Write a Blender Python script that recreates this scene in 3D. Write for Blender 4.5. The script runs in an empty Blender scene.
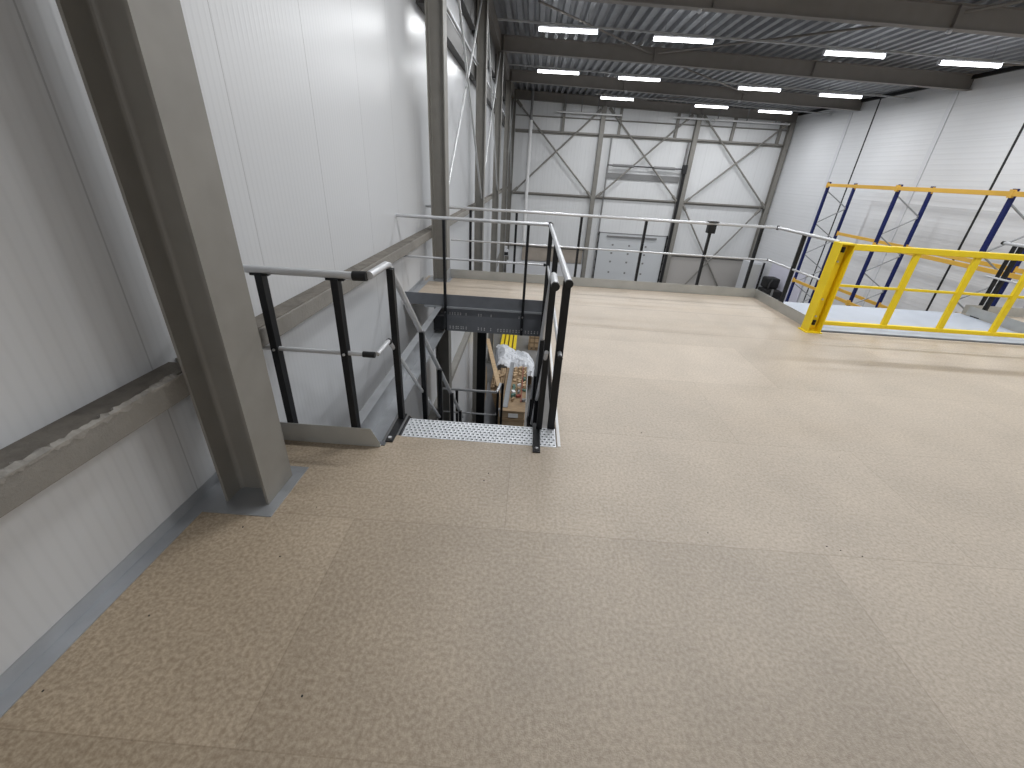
import bpy, math, random
from mathutils import Vector, Matrix
random.seed(7)
D = bpy.data; COL = bpy.context.scene.collection; SC = bpy.context.scene
PI = math.pi

# ------------------------------------------------------------------ camera, world, exposure
cam_d = D.cameras.new('camera'); cam = D.objects.new('camera', cam_d); COL.objects.link(cam); SC.camera = cam
CX = 1.656
cam_d.sensor_width = 36.0; cam_d.lens = 416.7 / 1024 * 36.0; cam_d.clip_start = 0.05; cam_d.clip_end = 200
Rw = [[0.99733896, 0.04915194, 0.05384321], [0.07033832, -0.45453223, -0.88794874], [-0.01917093, 0.88937312, -0.45677997]]
m = Matrix.Identity(4)
for i in range(3):
    m[i][0] = Rw[0][i]; m[i][1] = -Rw[1][i]; m[i][2] = -Rw[2][i]
m[0][3], m[1][3], m[2][3] = CX, 0.0, 1.65
cam.matrix_world = m
w = D.worlds.new('world'); SC.world = w; w.use_nodes = True
w.node_tree.nodes['Background'].inputs[0].default_value = (0.9, 0.95, 1, 1)
w.node_tree.nodes['Background'].inputs[1].default_value = 0.05
SC.view_settings.view_transform = 'Standard'; SC.view_settings.look = 'None'
SC.view_settings.exposure = 0.0; SC.view_settings.gamma = 1.0; SC.view_settings.use_curve_mapping = False
SC.cycles.max_bounces = 8; SC.cycles.diffuse_bounces = 5; SC.cycles.glossy_bounces = 3
SC.cycles.sample_clamp_indirect = 4.0; SC.cycles.caustics_reflective = False; SC.cycles.caustics_refractive = False
LAMP_W = 92.0           # watts of each tube lamp
TUBE_E = 9.0

# ------------------------------------------------------------------ materials
def N(t, kind, **kw):
    n = t.nodes.new(kind)
    for k, v in kw.items():
        if k.startswith('i_'): n.inputs[int(k[2:])].default_value = v
        else: setattr(n, k, v)
    return n
def mat(name, col, rough=0.5, metal=0.0, noise=0.0, nscale=8.0, bump=0.0, bscale=40.0, spec=0.5, stretch=None):
    M = D.materials.new(name); M.use_nodes = True; t = M.node_tree; b = t.nodes['Principled BSDF']
    b.inputs['Base Color'].default_value = (*col, 1); b.inputs['Roughness'].default_value = rough
    b.inputs['Metallic'].default_value = metal; b.inputs['Specular IOR Level'].default_value = spec
    tc = N(t, 'ShaderNodeTexCoord'); src = tc.outputs['Object']
    if stretch:
        mp = N(t, 'ShaderNodeMapping'); mp.inputs['Scale'].default_value = stretch
        t.links.new(src, mp.inputs[0]); src = mp.outputs[0]
    if noise:
        n = N(t, 'ShaderNodeTexNoise'); n.inputs['Scale'].default_value = nscale; n.inputs['Detail'].default_value = 5
        t.links.new(src, n.inputs['Vector'])
        r = N(t, 'ShaderNodeMapRange'); r.inputs[1].default_value = 0.3; r.inputs[2].default_value = 0.7
        r.inputs[3].default_value = 1 - noise; r.inputs[4].default_value = 1 + noise
        t.links.new(n.outputs['Fac'], r.inputs[0])
        mx = N(t, 'ShaderNodeVectorMath', operation='SCALE'); mx.inputs[0].default_value = col
        t.links.new(r.outputs[0], mx.inputs['Scale']); t.links.new(mx.outputs[0], b.inputs['Base Color'])
    if bump:
        n = N(t, 'ShaderNodeTexNoise'); n.inputs['Scale'].default_value = bscale; n.inputs['Detail'].default_value = 3
        t.links.new(src, n.inputs['Vector'])
        bp = N(t, 'ShaderNodeBump'); bp.inputs['Strength'].default_value = bump; bp.inputs['Distance'].default_value = 0.01
        t.links.new(n.outputs['Fac'], bp.inputs['Height']); t.links.new(bp.outputs[0], b.inputs['Normal'])
    return M

steel = mat('grey_painted_steel', (0.235, 0.225, 0.205), 0.5, 0, 0.07, 6)
steel_far = mat('grey_roof_steel', (0.24, 0.222, 0.203), 0.55, 0, 0.06, 3)
dark_steel = mat('dark_brown_grey_steel', (0.06, 0.056, 0.052), 0.5)
zinc = mat('galvanised_steel', (0.40, 0.415, 0.435), 0.36, 0.45, 0.07, 9, 0.02, 30)
zinc_kick = mat('galvanised_kick_board', (0.45, 0.455, 0.44), 0.38, 0.35, 0.08, 5)
zinc_shaded = mat('galvanised_shaded', (0.19, 0.20, 0.22), 0.42, 0.35, 0.06, 9)  # darker copy of the zinc, shade put into its colour
tube_m = mat('bright_rail_tube', (0.62, 0.63, 0.65), 0.33, 0.35)
black = mat('black_powder_coat', (0.009, 0.010, 0.012), 0.42, spec=0.35)
rubber = mat('black_rubber', (0.008, 0.008, 0.009), 0.6)
yellow = mat('yellow_gate_paint', (0.88, 0.66, 0.012), 0.45, 0, 0.05, 3)
orange = mat('orange_yellow_beam_paint', (0.72, 0.42, 0.06), 0.45, 0, 0.05, 3)
blue = mat('blue_rack_paint', (0.006, 0.014, 0.105), 0.5, spec=0.3)
plate_m = mat('pale_blue_grey_sheet', (0.42, 0.46, 0.53), 0.45, 0.0, 0.08, 2)
bolt_m = mat('zinc_bolt', (0.6, 0.6, 0.62), 0.3, 0.9)
concrete = mat('concrete', (0.20, 0.195, 0.19), 0.7, 0, 0.2, 1.2, 0.1, 30)
wood = mat('pale_timber', (0.50, 0.36, 0.22), 0.7, 0, 0.22, 5, 0.1, 30, stretch=(1, 6, 6))
wood_d = mat('brown_timber', (0.30, 0.21, 0.125), 0.7, 0, 0.25, 5, 0.1, 30, stretch=(1, 6, 6))
sheetw = mat('white_plastic_sheet', (0.70, 0.72, 0.76), 0.35, 0, 0.05, 5)
paper = mat('white_paper', (0.8, 0.8, 0.8), 0.6)
door_w = mat('white_door_panel', (0.60, 0.62, 0.64), 0.4)
dim_grey = mat('grey_plastic', (0.22, 0.22, 0.22), 0.5)
pipe_m = mat('pale_pipe', (0.55, 0.56, 0.56), 0.35, 0.2)
beige = mat('beige_concrete_plinth', (0.40, 0.35, 0.30), 0.7, 0, 0.1, 2)
whitebox = mat('white_enamel', (0.66, 0.67, 0.70), 0.4)
green = mat('green_plastic', (0.08, 0.16, 0.13), 0.5)
red = mat('dark_red_plastic', (0.28, 0.06, 0.045), 0.5)
card = mat('cardboard', (0.42, 0.31, 0.20), 0.75, 0, 0.1, 5)

def emis():
    M = D.materials.new('lamp_diffuser'); M.use_nodes = True; b = M.node_tree.nodes['Principled BSDF']
    b.inputs['Base Color'].default_value = (0.9, 0.9, 0.9, 1)
    b.inputs['Emission Color'].default_value = (0.97, 0.985, 1, 1); b.inputs['Emission Strength'].default_value = TUBE_E
    return M
lampglow = emis()

def chipboard():
    M = D.materials.new('chipboard_deck'); M.use_nodes = True; t = M.node_tree; b = t.nodes['Principled BSDF']
    tc = N(t, 'ShaderNodeTexCoord'); mp = N(t, 'ShaderNodeMapping')
    mp.inputs['Location'].default_value = (0.77, -1.565 + 0.97 * 5, 0); t.links.new(tc.outputs['Object'], mp.inputs[0])
    br = N(t, 'ShaderNodeTexBrick'); br.offset = 0.325; br.offset_frequency = 2
    for k, v in (('Scale', 1.0), ('Mortar Size', 0.0024), ('Mortar Smooth', 0.2), ('Brick Width', 2.4), ('Row Height', 0.97), ('Bias', 0.0)):
        br.inputs[k].default_value = v
    br.inputs['Color1'].default_value = (0.92, 0.915, 0.905, 1); br.inputs['Color2'].default_value = (1.05, 1.05, 1.05, 1); br.inputs['Mortar'].default_value = (0.78, 0.76, 0.73, 1)
    t.links.new(mp.outputs[0], br.inputs['Vector'])
    n1 = N(t, 'ShaderNodeTexNoise'); n1.inputs['Scale'].default_value = 62; n1.inputs['Detail'].default_value = 5; n1.inputs['Roughness'].default_value = 0.65
    n2 = N(t, 'ShaderNodeTexNoise'); n2.inputs['Scale'].default_value = 1.6; n2.inputs['Detail'].default_value = 7; n2.inputs['Roughness'].default_value = 0.62
    n3 = N(t, 'ShaderNodeTexNoise'); n3.inputs['Scale'].default_value = 210; n3.inputs['Detail'].default_value = 2
    for n in (n1, n2, n3): t.links.new(tc.outputs['Object'], n.inputs['Vector'])
    cr = N(t, 'ShaderNodeValToRGB'); e = cr.color_ramp.elements
    e[0].position = 0.36; e[0].color = (0.290, 0.212, 0.132, 1); e[1].position = 0.64; e[1].color = (0.500, 0.398, 0.278, 1)
    t.links.new(n1.outputs['Fac'], cr.inputs[0])
    r2 = N(t, 'ShaderNodeMapRange'); r2.inputs[1].default_value = 0.3; r2.inputs[2].default_value = 0.7; r2.inputs[3].default_value = 0.89; r2.inputs[4].default_value = 1.08
    t.links.new(n2.outputs['Fac'], r2.inputs[0])
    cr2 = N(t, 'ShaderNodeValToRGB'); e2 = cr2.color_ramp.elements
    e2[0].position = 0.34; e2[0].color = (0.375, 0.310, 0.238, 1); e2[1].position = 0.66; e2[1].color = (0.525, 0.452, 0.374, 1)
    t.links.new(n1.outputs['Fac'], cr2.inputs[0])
    # boards turn greyer and paler towards the right and the far edge
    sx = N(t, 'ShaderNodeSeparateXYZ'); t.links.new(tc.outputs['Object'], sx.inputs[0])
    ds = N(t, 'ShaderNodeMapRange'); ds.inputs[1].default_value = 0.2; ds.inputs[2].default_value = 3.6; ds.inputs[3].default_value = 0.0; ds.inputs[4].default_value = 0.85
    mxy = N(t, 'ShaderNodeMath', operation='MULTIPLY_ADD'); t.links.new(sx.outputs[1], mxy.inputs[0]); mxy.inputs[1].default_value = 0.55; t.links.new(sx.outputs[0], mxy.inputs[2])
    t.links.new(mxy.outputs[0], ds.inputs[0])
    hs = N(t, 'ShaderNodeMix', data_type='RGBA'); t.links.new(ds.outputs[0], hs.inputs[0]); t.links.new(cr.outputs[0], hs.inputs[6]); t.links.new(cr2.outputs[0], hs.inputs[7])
    m1 = N(t, 'ShaderNodeMix', data_type='RGBA', blend_type='MULTIPLY'); m1.inputs[0].default_value = 1
    t.links.new(hs.outputs[2], m1.inputs[6]); t.links.new(br.outputs['Color'], m1.inputs[7])
    # extra open joints between the narrow cut boards near the far edge
    last = None
    for yj in (4.88, 5.79, 6.18, 6.80):
        c = N(t, 'ShaderNodeMath', operation='COMPARE'); c.inputs[1].default_value = yj; c.inputs[2].default_value = 0.006 if yj > 5 else 0.004
        t.links.new(sx.outputs[1], c.inputs[0])
        if last is None: last = c
        else:
            a = N(t, 'ShaderNodeMath', operation='MAXIMUM'); t.links.new(last.outputs[0], a.inputs[0]); t.links.new(c.outputs[0], a.inputs[1]); last = a
    jm = N(t, 'ShaderNodeMapRange'); jm.inputs[3].default_value = 1.0; jm.inputs[4].default_value = 0.6; t.links.new(last.outputs[0], jm.inputs[0])
    pr = N(t, 'ShaderNodeMath', operation='MULTIPLY'); t.links.new(r2.outputs[0], pr.inputs[0]); t.links.new(jm.outputs[0], pr.inputs[1])
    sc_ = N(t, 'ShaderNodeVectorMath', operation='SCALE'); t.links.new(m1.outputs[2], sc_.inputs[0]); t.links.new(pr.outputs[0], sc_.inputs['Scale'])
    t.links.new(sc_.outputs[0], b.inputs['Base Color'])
    b.inputs['Roughness'].default_value = 0.50; b.inputs['Specular IOR Level'].default_value = 0.9
    bp = N(t, 'ShaderNodeBump'); bp.inputs['Strength'].default_value = 0.25; bp.inputs['Distance'].default_value = 0.004
    t.links.new(n3.outputs['Fac'], bp.inputs['Height']); t.links.new(bp.outputs[0], b.inputs['Normal'])
    return M
deck_m = chipboard()

def panel_mat(name, col, axis, rib, joint, off=0.0, rough=0.3, ribh=0.0012, jdark=0.55, jw=0.006, lines=0.0):
    """flat insulated wall panel: fine ribs along one axis, a joint every `joint` metres"""
    M = D.materials.new(name); M.use_nodes = True; t = M.node_tree; b = t.nodes['Principled BSDF']
    tc = N(t, 'ShaderNodeTexCoord'); sx = N(t, 'ShaderNodeSeparateXYZ'); t.links.new(tc.outputs['Object'], sx.inputs[0])
    o = sx.outputs[axis]
    def mt(op, a, v=None, v2=None):
        n = N(t, 'ShaderNodeMath', operation=op)
        if hasattr(a, 'type') and not isinstance(a, (int, float)): t.links.new(a, n.inputs[0])
        else: n.inputs[0].default_value = a
        if v is not None:
            if isinstance(v, (int, float)): n.inputs[1].default_value = v
            else: t.links.new(v, n.inputs[1])
        if v2 is not None: n.inputs[2].default_value = v2
        return n.outputs[0]
    s = mt('SINE', mt('MULTIPLY', o, 2 * PI / rib))
    s = mt('POWER', mt('MULTIPLY_ADD', s, 0.5, 0.5), 3.0)
    p = mt('PINGPONG', mt('ADD', o, -off), joint / 2)       # distance to joints at off + k*joint
    j = mt('LESS_THAN', p, jw)
    h = mt('SUBTRACT', mt('MULTIPLY', s, ribh * 100), mt('MULTIPLY', j, 0.12))
    bp = N(t, 'ShaderNodeBump'); bp.inputs['Strength'].default_value = 1.0; bp.inputs['Distance'].default_value = 0.01
    t.links.new(h, bp.inputs['Height']); t.links.new(bp.outputs[0], b.inputs['Normal'])
    n = N(t, 'ShaderNodeTexNoise'); n.inputs['Scale'].default_value = 0.8; n.inputs['Detail'].default_value = 4; t.links.new(tc.outputs['Object'], n.inputs['Vector'])
    v = mt('MULTIPLY_ADD', n.outputs['Fac'], 0.10, 0.95)
    v = mt('SUBTRACT', v, mt('MULTIPLY', j, 1 - jdark))
    if lines: v = mt('SUBTRACT', v, mt('MULTIPLY', s, lines))
    sc_ = N(t, 'ShaderNodeVectorMath', operation='SCALE'); sc_.inputs[0].default_value = col
    t.links.new(v, sc_.inputs['Scale']); t.links.new(sc_.outputs[0], b.inputs['Base Color'])
    b.inputs['Roughness'].default_value = rough
    return M
wall_l_m = panel_mat('white_wall_panel', (0.60, 0.612, 0.63), 1, 0.048, 0.97, 1.62, 0.28, 0.0004, 0.72, 0.0035, 0.035)
wall_b_m = panel_mat('white_end_wall_panel', (0.74, 0.75, 0.76), 0, 0.20, 1.0, 0.1, 0.4, 0.002, 0.85, 0.008, 0.02)
wall_r_m = panel_mat('white_ribbed_wall_panel', (0.72, 0.73, 0.75), 2, 0.16, 1.0, 0.3, 0.5, 0.0022, 0.9, 0.008, 0.025)
deckroof_m = mat('galvanised_roof_deck', (0.30, 0.31, 0.33), 0.4, 0.45, 0.12, 3)

def girt_mat():
    M = mat('dusty_painted_steel', (0.235, 0.222, 0.20), 0.6, 0, 0.1, 6); t = M.node_tree; b = t.nodes['Principled BSDF']
    base = b.inputs['Base Color'].links[0].from_socket
    tc = N(t, 'ShaderNodeTexCoord'); sx = N(t, 'ShaderNodeSeparateXYZ'); t.links.new(tc.outputs['Object'], sx.inputs[0])
    n = N(t, 'ShaderNodeTexNoise'); n.inputs['Scale'].default_value = 7; n.inputs['Detail'].default_value = 8; n.inputs['Roughness'].default_value = 0.7
    t.links.new(tc.outputs['Object'], n.inputs['Vector'])
    # ragged dust crust that lies along the upper front edge (x about 0.14, z about 0.75)
    zz = N(t, 'ShaderNodeMath', operation='MULTIPLY_ADD'); t.links.new(sx.outputs[2], zz.inputs[0]); zz.inputs[1].default_value = 1; zz.inputs[2].default_value = -0.748
    xx = N(t, 'ShaderNodeMath', operation='MULTIPLY_ADD'); t.links.new(sx.outputs[0], xx.inputs[0]); xx.inputs[1].default_value = -1; xx.inputs[2].default_value = 0.136
    d = N(t, 'ShaderNodeMath', operation='SUBTRACT'); t.links.new(zz.outputs[0], d.inputs[0]); t.links.new(xx.outputs[0], d.inputs[1])
    a = N(t, 'ShaderNodeMath', operation='ABSOLUTE'); t.links.new(d.outputs[0], a.inputs[0])
    s = N(t, 'ShaderNodeMath', operation='MULTIPLY_ADD'); t.links.new(n.outputs['Fac'], s.inputs[0]); s.inputs[1].default_value = 0.22; s.inputs[2].default_value = -0.098
    l = N(t, 'ShaderNodeMath', operation='LESS_THAN'); t.links.new(a.outputs[0], l.inputs[0]); t.links.new(s.outputs[0], l.inputs[1])
    mx = N(t, 'ShaderNodeMix', data_type='RGBA'); mx.inputs[7].default_value = (0.36, 0.34, 0.31, 1)
    t.links.new(l.outputs[0], mx.inputs[0]); t.links.new(base, mx.inputs[6]); t.links.new(mx.outputs[2], b.inputs['Base Color'])
    bp = N(t, 'ShaderNodeBump'); bp.inputs['Strength'].default_value = 0.7; bp.inputs['Distance'].default_value = 0.02
    t.links.new(n.outputs['Fac'], bp.inputs['Height']); t.links.new(bp.outputs[0], b.inputs['Normal'])
    return M
girt_m = girt_mat()
girt_top_m = mat('settled_dust', (0.155, 0.14, 0.12), 0.9, 0, 0.25, 12, 0.8, 25)

# ------------------------------------------------------------------ mesh helpers
class MB:
    def __init__(s): s.v = []; s.f = []; s.sm = []
    def add(s, vs, fs, smooth=False):
        o = len(s.v); s.v += [tuple(v) for v in vs]
        for f in fs: s.f.append(tuple(i + o for i in f)); s.sm.append(smooth)
        return s
    def box(s, x0, x1, y0, y1, z0, z1):
        vs = [(x, y, z) for x in (x0, x1) for y in (y0, y1) for z in (z0, z1)]
        return s.add(vs, [(0, 1, 3, 2), (4, 6, 7, 5), (0, 4, 5, 1), (2, 3, 7, 6), (0, 2, 6, 4), (1, 5, 7, 3)])
    def prism(s, prof, o, u, v, w):
        """profile points (a,b) -> o + a*u + b*v, extruded by vector w; caps triangulated by ngon"""
        o, u, v, w = map(Vector, (o, u, v, w)); n = len(prof)
        A = [o + u * a + v * b for a, b in prof]; B = [p + w for p in A]
        return s.add(A + B, [tuple((i, (i + 1) % n, n + (i + 1) % n, n + i)) for i in range(n)] + [tuple(range(n))[::-1], tuple(range(n, 2 * n))])
    def bar(s, p, q, a, b, up=(0, 0, 1)):
        """rectangular bar between two points, a wide (sideways), b deep (along up)"""
        p, q = Vector(p), Vector(q); d = (q - p).normalized(); up = Vector(up)
        if abs(d.dot(up)) > 0.99: up = Vector((0, 1, 0))
        sd = d.cross(up).normalized(); u2 = sd.cross(d).normalized()
        return s.prism([(-a / 2, -b / 2), (a / 2, -b / 2), (a / 2, b / 2), (-a / 2, b / 2)], p, sd, u2, q - p)
    def tube(s, pts, r, n=14, caps=True):
        pts = [Vector(p) for p in pts]; rings = []; prev = None
        for i, p in enumerate(pts):
            if i == 0: d = pts[1] - p
            elif i == len(pts) - 1: d = p - pts[-2]
            else: d = (pts[i + 1] - p).normalized() + (p - pts[i - 1]).normalized()
            d.normalize()
            a = Vector((0, 0, 1)) if abs(d.z) < 0.9 else Vector((0, 1, 0))
            if prev is not None: a = prev
            u = (a - d * a.dot(d)).normalized(); prev = u; v = d.cross(u)
            k = 1.0
            if 0 < i < len(pts) - 1:
                c = (pts[i + 1] - p).normalized().dot((p - pts[i - 1]).normalized()); k = 1 / max(0.6, math.sqrt((1 + c) / 2))
            rings.append([p + (u * math.cos(2 * PI * j / n) + v * math.sin(2 * PI * j / n)) * r * (k if False else 1) for j in range(n)])
        vs = [q for R in rings for q in R]; fs = []
        for i in range(len(rings) - 1):
            for j in range(n): fs.append((i * n + j, i * n + (j + 1) % n, (i + 1) * n + (j + 1) % n, (i + 1) * n + j))
        s.add(vs, fs, True)
        if caps:
            s.add(rings[0], [tuple(range(n))[::-1]]); s.add(rings[-1], [tuple(range(n))])
        return s
    def ball(s, c, r, n=12, sx=1, sy=1, sz=1):
        vs = []; fs = []
        for i in range(n // 2 + 1):
            th = PI * i / (n // 2)
            for j in range(n):
                ph = 2 * PI * j / n
                vs.append((c[0] + r * sx * math.sin(th) * math.cos(ph), c[1] + r * sy * math.sin(th) * math.sin(ph), c[2] + r * sz * math.cos(th)))
        for i in range(n // 2):
            for j in range(n): fs.append((i * n + j, (i + 1) * n + j, (i + 1) * n + (j + 1) % n, i * n + (j + 1) % n))
        return s.add(vs, fs, True)
    def build(s, name, material, parent=None, loc=(0, 0, 0), bevel=0):
        me = D.meshes.new(name); me.from_pydata(s.v, [], s.f); me.update()
        me.polygons.foreach_set('use_smooth', s.sm)
        import bmesh
        bm = bmesh.new(); bm.from_mesh(me)
        bmesh.ops.recalc_face_normals(bm, faces=bm.faces)
        bm.to_mesh(me); bm.free()
        me.materials.append(material); ob = D.objects.new(name, me); COL.objects.link(ob); ob.location = loc
        if parent: ob.parent = parent
        if bevel:
            md = ob.modifiers.new('bevel', 'BEVEL'); md.width = bevel; md.segments = 2; md.limit_method = 'ANGLE'
        return ob

def tag(o, label, cat, group=None, kind=None):
    o['label'] = label; o['category'] = cat
    if group: o['group'] = group
    if kind: o['kind'] = kind
    return o
def thing(name, label, cat, loc=(0, 0, 0), group=None):
    o = D.objects.new(name, None); COL.objects.link(o); o.location = loc; o.empty_display_size = 0.1
    return tag(o, label, cat, group)
def struct(o, label=None, cat=None):
    o['kind'] = 'structure'
    if label: o['label'] = label; o['category'] = cat
    return o
def part(mb, name, material, parent, bevel=0, label=None):
    """mesh given in world coordinates, hung on a parent whose origin is parent.location"""
    base = Vector((0, 0, 0)); p = parent
    while p is not None: base += p.location; p = p.parent
    mb.v = [(a - base.x, b - base.y, c - base.z) for a, b, c in mb.v]
    o = mb.build(name, material, parent, bevel=bevel)
    if label: o['label'] = label
    return o

def i_prof(h, b, tw, tf, r=0.018):
    """I section, h along first axis, b along the second, with root fillets"""
    pts = []
    def fil(cx, cy, a0, a1, k=4): return [(cx + r * math.cos(a0 + (a1 - a0) * i / k), cy + r * math.sin(a0 + (a1 - a0) * i / k)) for i in range(k + 1)]
    H, B, W = h / 2, b / 2, tw / 2
    pts += [(-H, -B), (-H + tf, -B)] + fil(-H + tf + r, -W - r, PI, PI / 2)
    pts += fil(H - tf - r, -W - r, PI / 2, 0) + [(H - tf, -B), (H, -B), (H, B), (H - tf, B)]
    pts += fil(H - tf - r, W + r, 0, -PI / 2) + fil(-H + tf + r, W + r, -PI / 2, -PI) + [(-H + tf, B), (-H, B)]
    return pts

# ------------------------------------------------------------------ main dimensions
YC, BAY = 1.73, 5.07
FR = [YC + BAY * k for k in range(-2, 6)]           # frame lines: -8.41, -3.34, 1.73, 6.80, 11.87, 16.94, 22.01, 27.08
YB = 27.08; XW = 15.40; G = -6.0; Y0 = -9.0
def zb(x): return 5.052 - 0.023 * x                  # underside of the roof beams
BD = 0.42
def zr(x): return zb(x) + BD                         # underside of the roof deck

# ------------------------------------------------------------------ setting
struct(MB().box(-0.1, XW + 0.1, Y0, YB + 0.1, G - 0.2, G).build('floor', concrete))
struct(MB().box(-0.12, 0, Y0, YB + 0.1, G, 5.75).build('wall_left', wall_l_m))
struct(MB().box(XW, XW + 0.12, Y0, YB + 0.1, G, 5.6).build('wall_right', wall_r_m))
struct(MB().box(-0.1, XW + 0.1, YB, YB + 0.12, G, 5.75).build('wall_back', wall_b_m))
struct(MB().box(-0.1, XW + 0.1, Y0 - 0.12, Y0, G, 5.75).build('wall_front', wall_b_m))
# ribbed steel roof deck
rb = MB(); pitch = 0.31; nx = int((XW + 0.2) / pitch) + 1; prof = []
for i in range(nx):
    x = -0.05 + i * pitch
    for dx, dz in ((0, 0), (0.13, 0), (0.17, 0.105), (0.27, 0.105)): prof.append((x + dx, zr(x + dx) + dz))
prof.append((-0.05 + nx * pitch, zr(XW)))
top = [(prof[-1][0], zr(XW) + 0.16), (-0.05, zr(0) + 0.16)]
pp = prof + top; n = len(pp)
vs = [(a, Y0, b) for a, b in pp] + [(a, YB + 0.1, b) for a, b in pp]
rb.add(vs, [(i, (i + 1) % n, n + (i + 1) % n, n + i) for i in range(n)])
struct(rb.build('ceiling', deckroof_m))

# mezzanine deck with the stair opening (one slab, hole x 0..1.93, y 2.33..5.44)
HX, HY0, HY1, DX, DY = 1.935, 2.33, 5.44, 5.40, 6.97
dk = MB(); T = -0.038
dk.box(0.0, 14.0, Y0 + 0.05, 2.2, T, 0); dk.box(0.80, 14.0, 2.2, HY0, T, 0); dk.box(HX, 14.0, HY0, 5.30, T, 0)
dk.box(HX, DX, 5.30, HY1, T, 0); dk.box(0.0, DX, HY1, DY, T, 0)
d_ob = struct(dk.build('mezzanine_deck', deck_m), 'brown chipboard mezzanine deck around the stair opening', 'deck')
d_ob.modifiers.new('weld', 'WELD')

# galvanised edge strip between deck and left wall
tr = MB()
for a, b in ((Y0 + 0.1, 2.18),): tr.box(0.001, 0.004, a, b, 0.0, 0.065); tr.box(0.004, 0.07, a, b, 0.0, 0.004)
struct(tr.build('trim_1', zinc))
tr = MB(); tr.box(0.001, 0.004, 5.46, 6.6, 0, 0.06); tr.box(0.004, 0.09, 5.46, 6.6, 0, 0.004); struct(tr.build('trim_2', zinc))

# ------------------------------------------------------------------ left wall columns
XO = 0.3745; XM = XO - 0.115
colp = i_prof(0.23, 0.24, 0.0085, 0.013, 0.021)
left_labels = {2: 'large grey steel column in the left foreground standing through the deck',
               3: 'grey steel column at the far left corner of the deck',
               4: 'grey steel column by the left wall, next one behind the deck corner column',
               5: 'grey steel column by the left wall, third beyond the deck railing',
               6: 'grey steel column by the left wall, last before the end wall',
               7: 'grey steel corner column where left wall meets end wall'}
for k, y in enumerate(FR):
    if k < 2: lb = 'grey steel column on the left wall behind the viewpoint'
    else: lb = left_labels[k]
    t = thing('steel_column', lb, 'column', (XM, y if k < 7 else YB - 0.16, G), 'steel columns of the left wall')
    p = MB().prism(colp, (XM, t.location.y, G), (1, 0, 0), (0, 1, 0), (0, 0, zr(XM) - G - 0.01)); part(p, 'shaft', steel, t)
    part(MB().box(XM - 0.18, XM + 0.18, t.location.y - 0.15, t.location.y + 0.15, G, G + 0.02), 'base_plate', steel, t)
# flat galvanised plate around the foot of the near column
t = MB(); t.box(0.07, 0.43, 1.53, 1.93, 0.0, 0.005)
tag(t.build('floor_plate', zinc), 'flat galvanised plate on the deck around the near column foot', 'plate')
t = MB(); t.box(0.05, 0.42, 6.60, 6.97, 0.0, 0.004)
t.box(0.375, 0.379, 6.62, 6.94, 0.0, 0.17)
tag(t.build('floor_plate', zinc), 'small galvanised plate around the far deck corner column', 'plate')

# lower wall girts (one run per bay) and upper ones
names = ['behind the viewpoint', 'behind the viewpoint', 'left of the near column', 'between near column and deck corner column', 'just beyond the far railing', 'in the bay after the next column', 'in the last but one bay', 'in the last bay']
for k in range(8):
    a = Y0 if k == 0 else FR[k - 1] + 0.02; b = FR[k] - 0.02
    if k == 7: b = YB - 0.3
    if k == 0: b = FR[0] - 0.02
    lb = 'low grey dusty wall girt ' + (names[k] if k > 1 else 'on the left wall behind the viewpoint')
    t = thing('wall_girt', lb, 'girt', (0.07, a, 0.645), 'low girts of the left wall')
    part(MB().box(0.001, 0.141, a, b, 0.645, 0.755), 'rail', girt_m, t, 0.004)
    part(MB().box(0.001, 0.128, a, b, 0.755, 0.7605), 'dust_layer', girt_top_m, t)
# ragged light crust of dust along the front edge of the near girt
crust_m = mat('pale_dust_crust', (0.30, 0.285, 0.26), 0.9, 0, 0.2, 30, 0.6, 40)
g_near = [o for o in D.objects if o.get('label') == 'low grey dusty wall girt left of the near column'][0]
q = MB(); rr = random.Random(11); y = 0.0; wv = []
while y < 1.60:
    wv.append((y, 0.128 - max(0.0, rr.gauss(0.012, 0.009)) - 0.010 * math.sin(y * 9), 0.762 + rr.uniform(0.0, 0.006), rr.uniform(0.001, 0.006), 0.752 - max(0, rr.gauss(0.006, 0.006)))); y += rr.uniform(0.008, 0.02)
vs = []
for (y, xi, zt, dz, zl) in wv: vs += [(xi, y, 0.7608), ((xi + 0.142) / 2, y, zt + dz), (0.144, y, 0.758), (0.1435, y, zl)]
fs = []
for i in range(len(wv) - 1):
    for j in range(3): fs.append((i * 4 + j, i * 4 + j + 1, (i + 1) * 4 + j + 1, (i + 1) * 4 + j))
q.add(vs, fs); part(q, 'dust_crust', crust_m, g_near)
for k in range(4, 8):
    a = FR[k - 1] + 0.02; b = (FR[k] - 0.02) if k < 7 else YB - 0.3
    lb = ['high dark grey girt above the brace crossing beyond the far railing', 'high dark grey girt in the bay after the next column', 'high dark grey girt in the last but one bay', 'high dark grey girt in the last bay by the end wall'][k - 4]
    t = thing('wall_girt', lb, 'girt', (0.07, a, 3.42), 'high girts of the left wall')
    part(MB().box(0.001, 0.13, a, b, 3.46, 3.74), 'rail', dark_steel, t)
    part(MB().tube([(0.155, a, 3.77), (0.155, b, 3.77)], 0.028, 8), 'conduit', whitebox, t)
for k in range(3, 8):
    a = FR[k - 1] + 0.02; b = (FR[k] - 0.02) if k < 7 else YB - 0.3
    lb = ['low level grey girt under the stair opening', 'low level grey girt below the deck beyond the corner column', 'low level grey girt below the deck in the bay after the next column', 'low level grey girt below deck height in the last but one bay', 'low level grey girt below deck height in the last bay'][k - 3]
    tag(MB().box(0.001, 0.14, a, b, -2.62, -2.5).build('wall_girt', steel), lb, 'girt', 'girts of the left wall below the deck')
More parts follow.
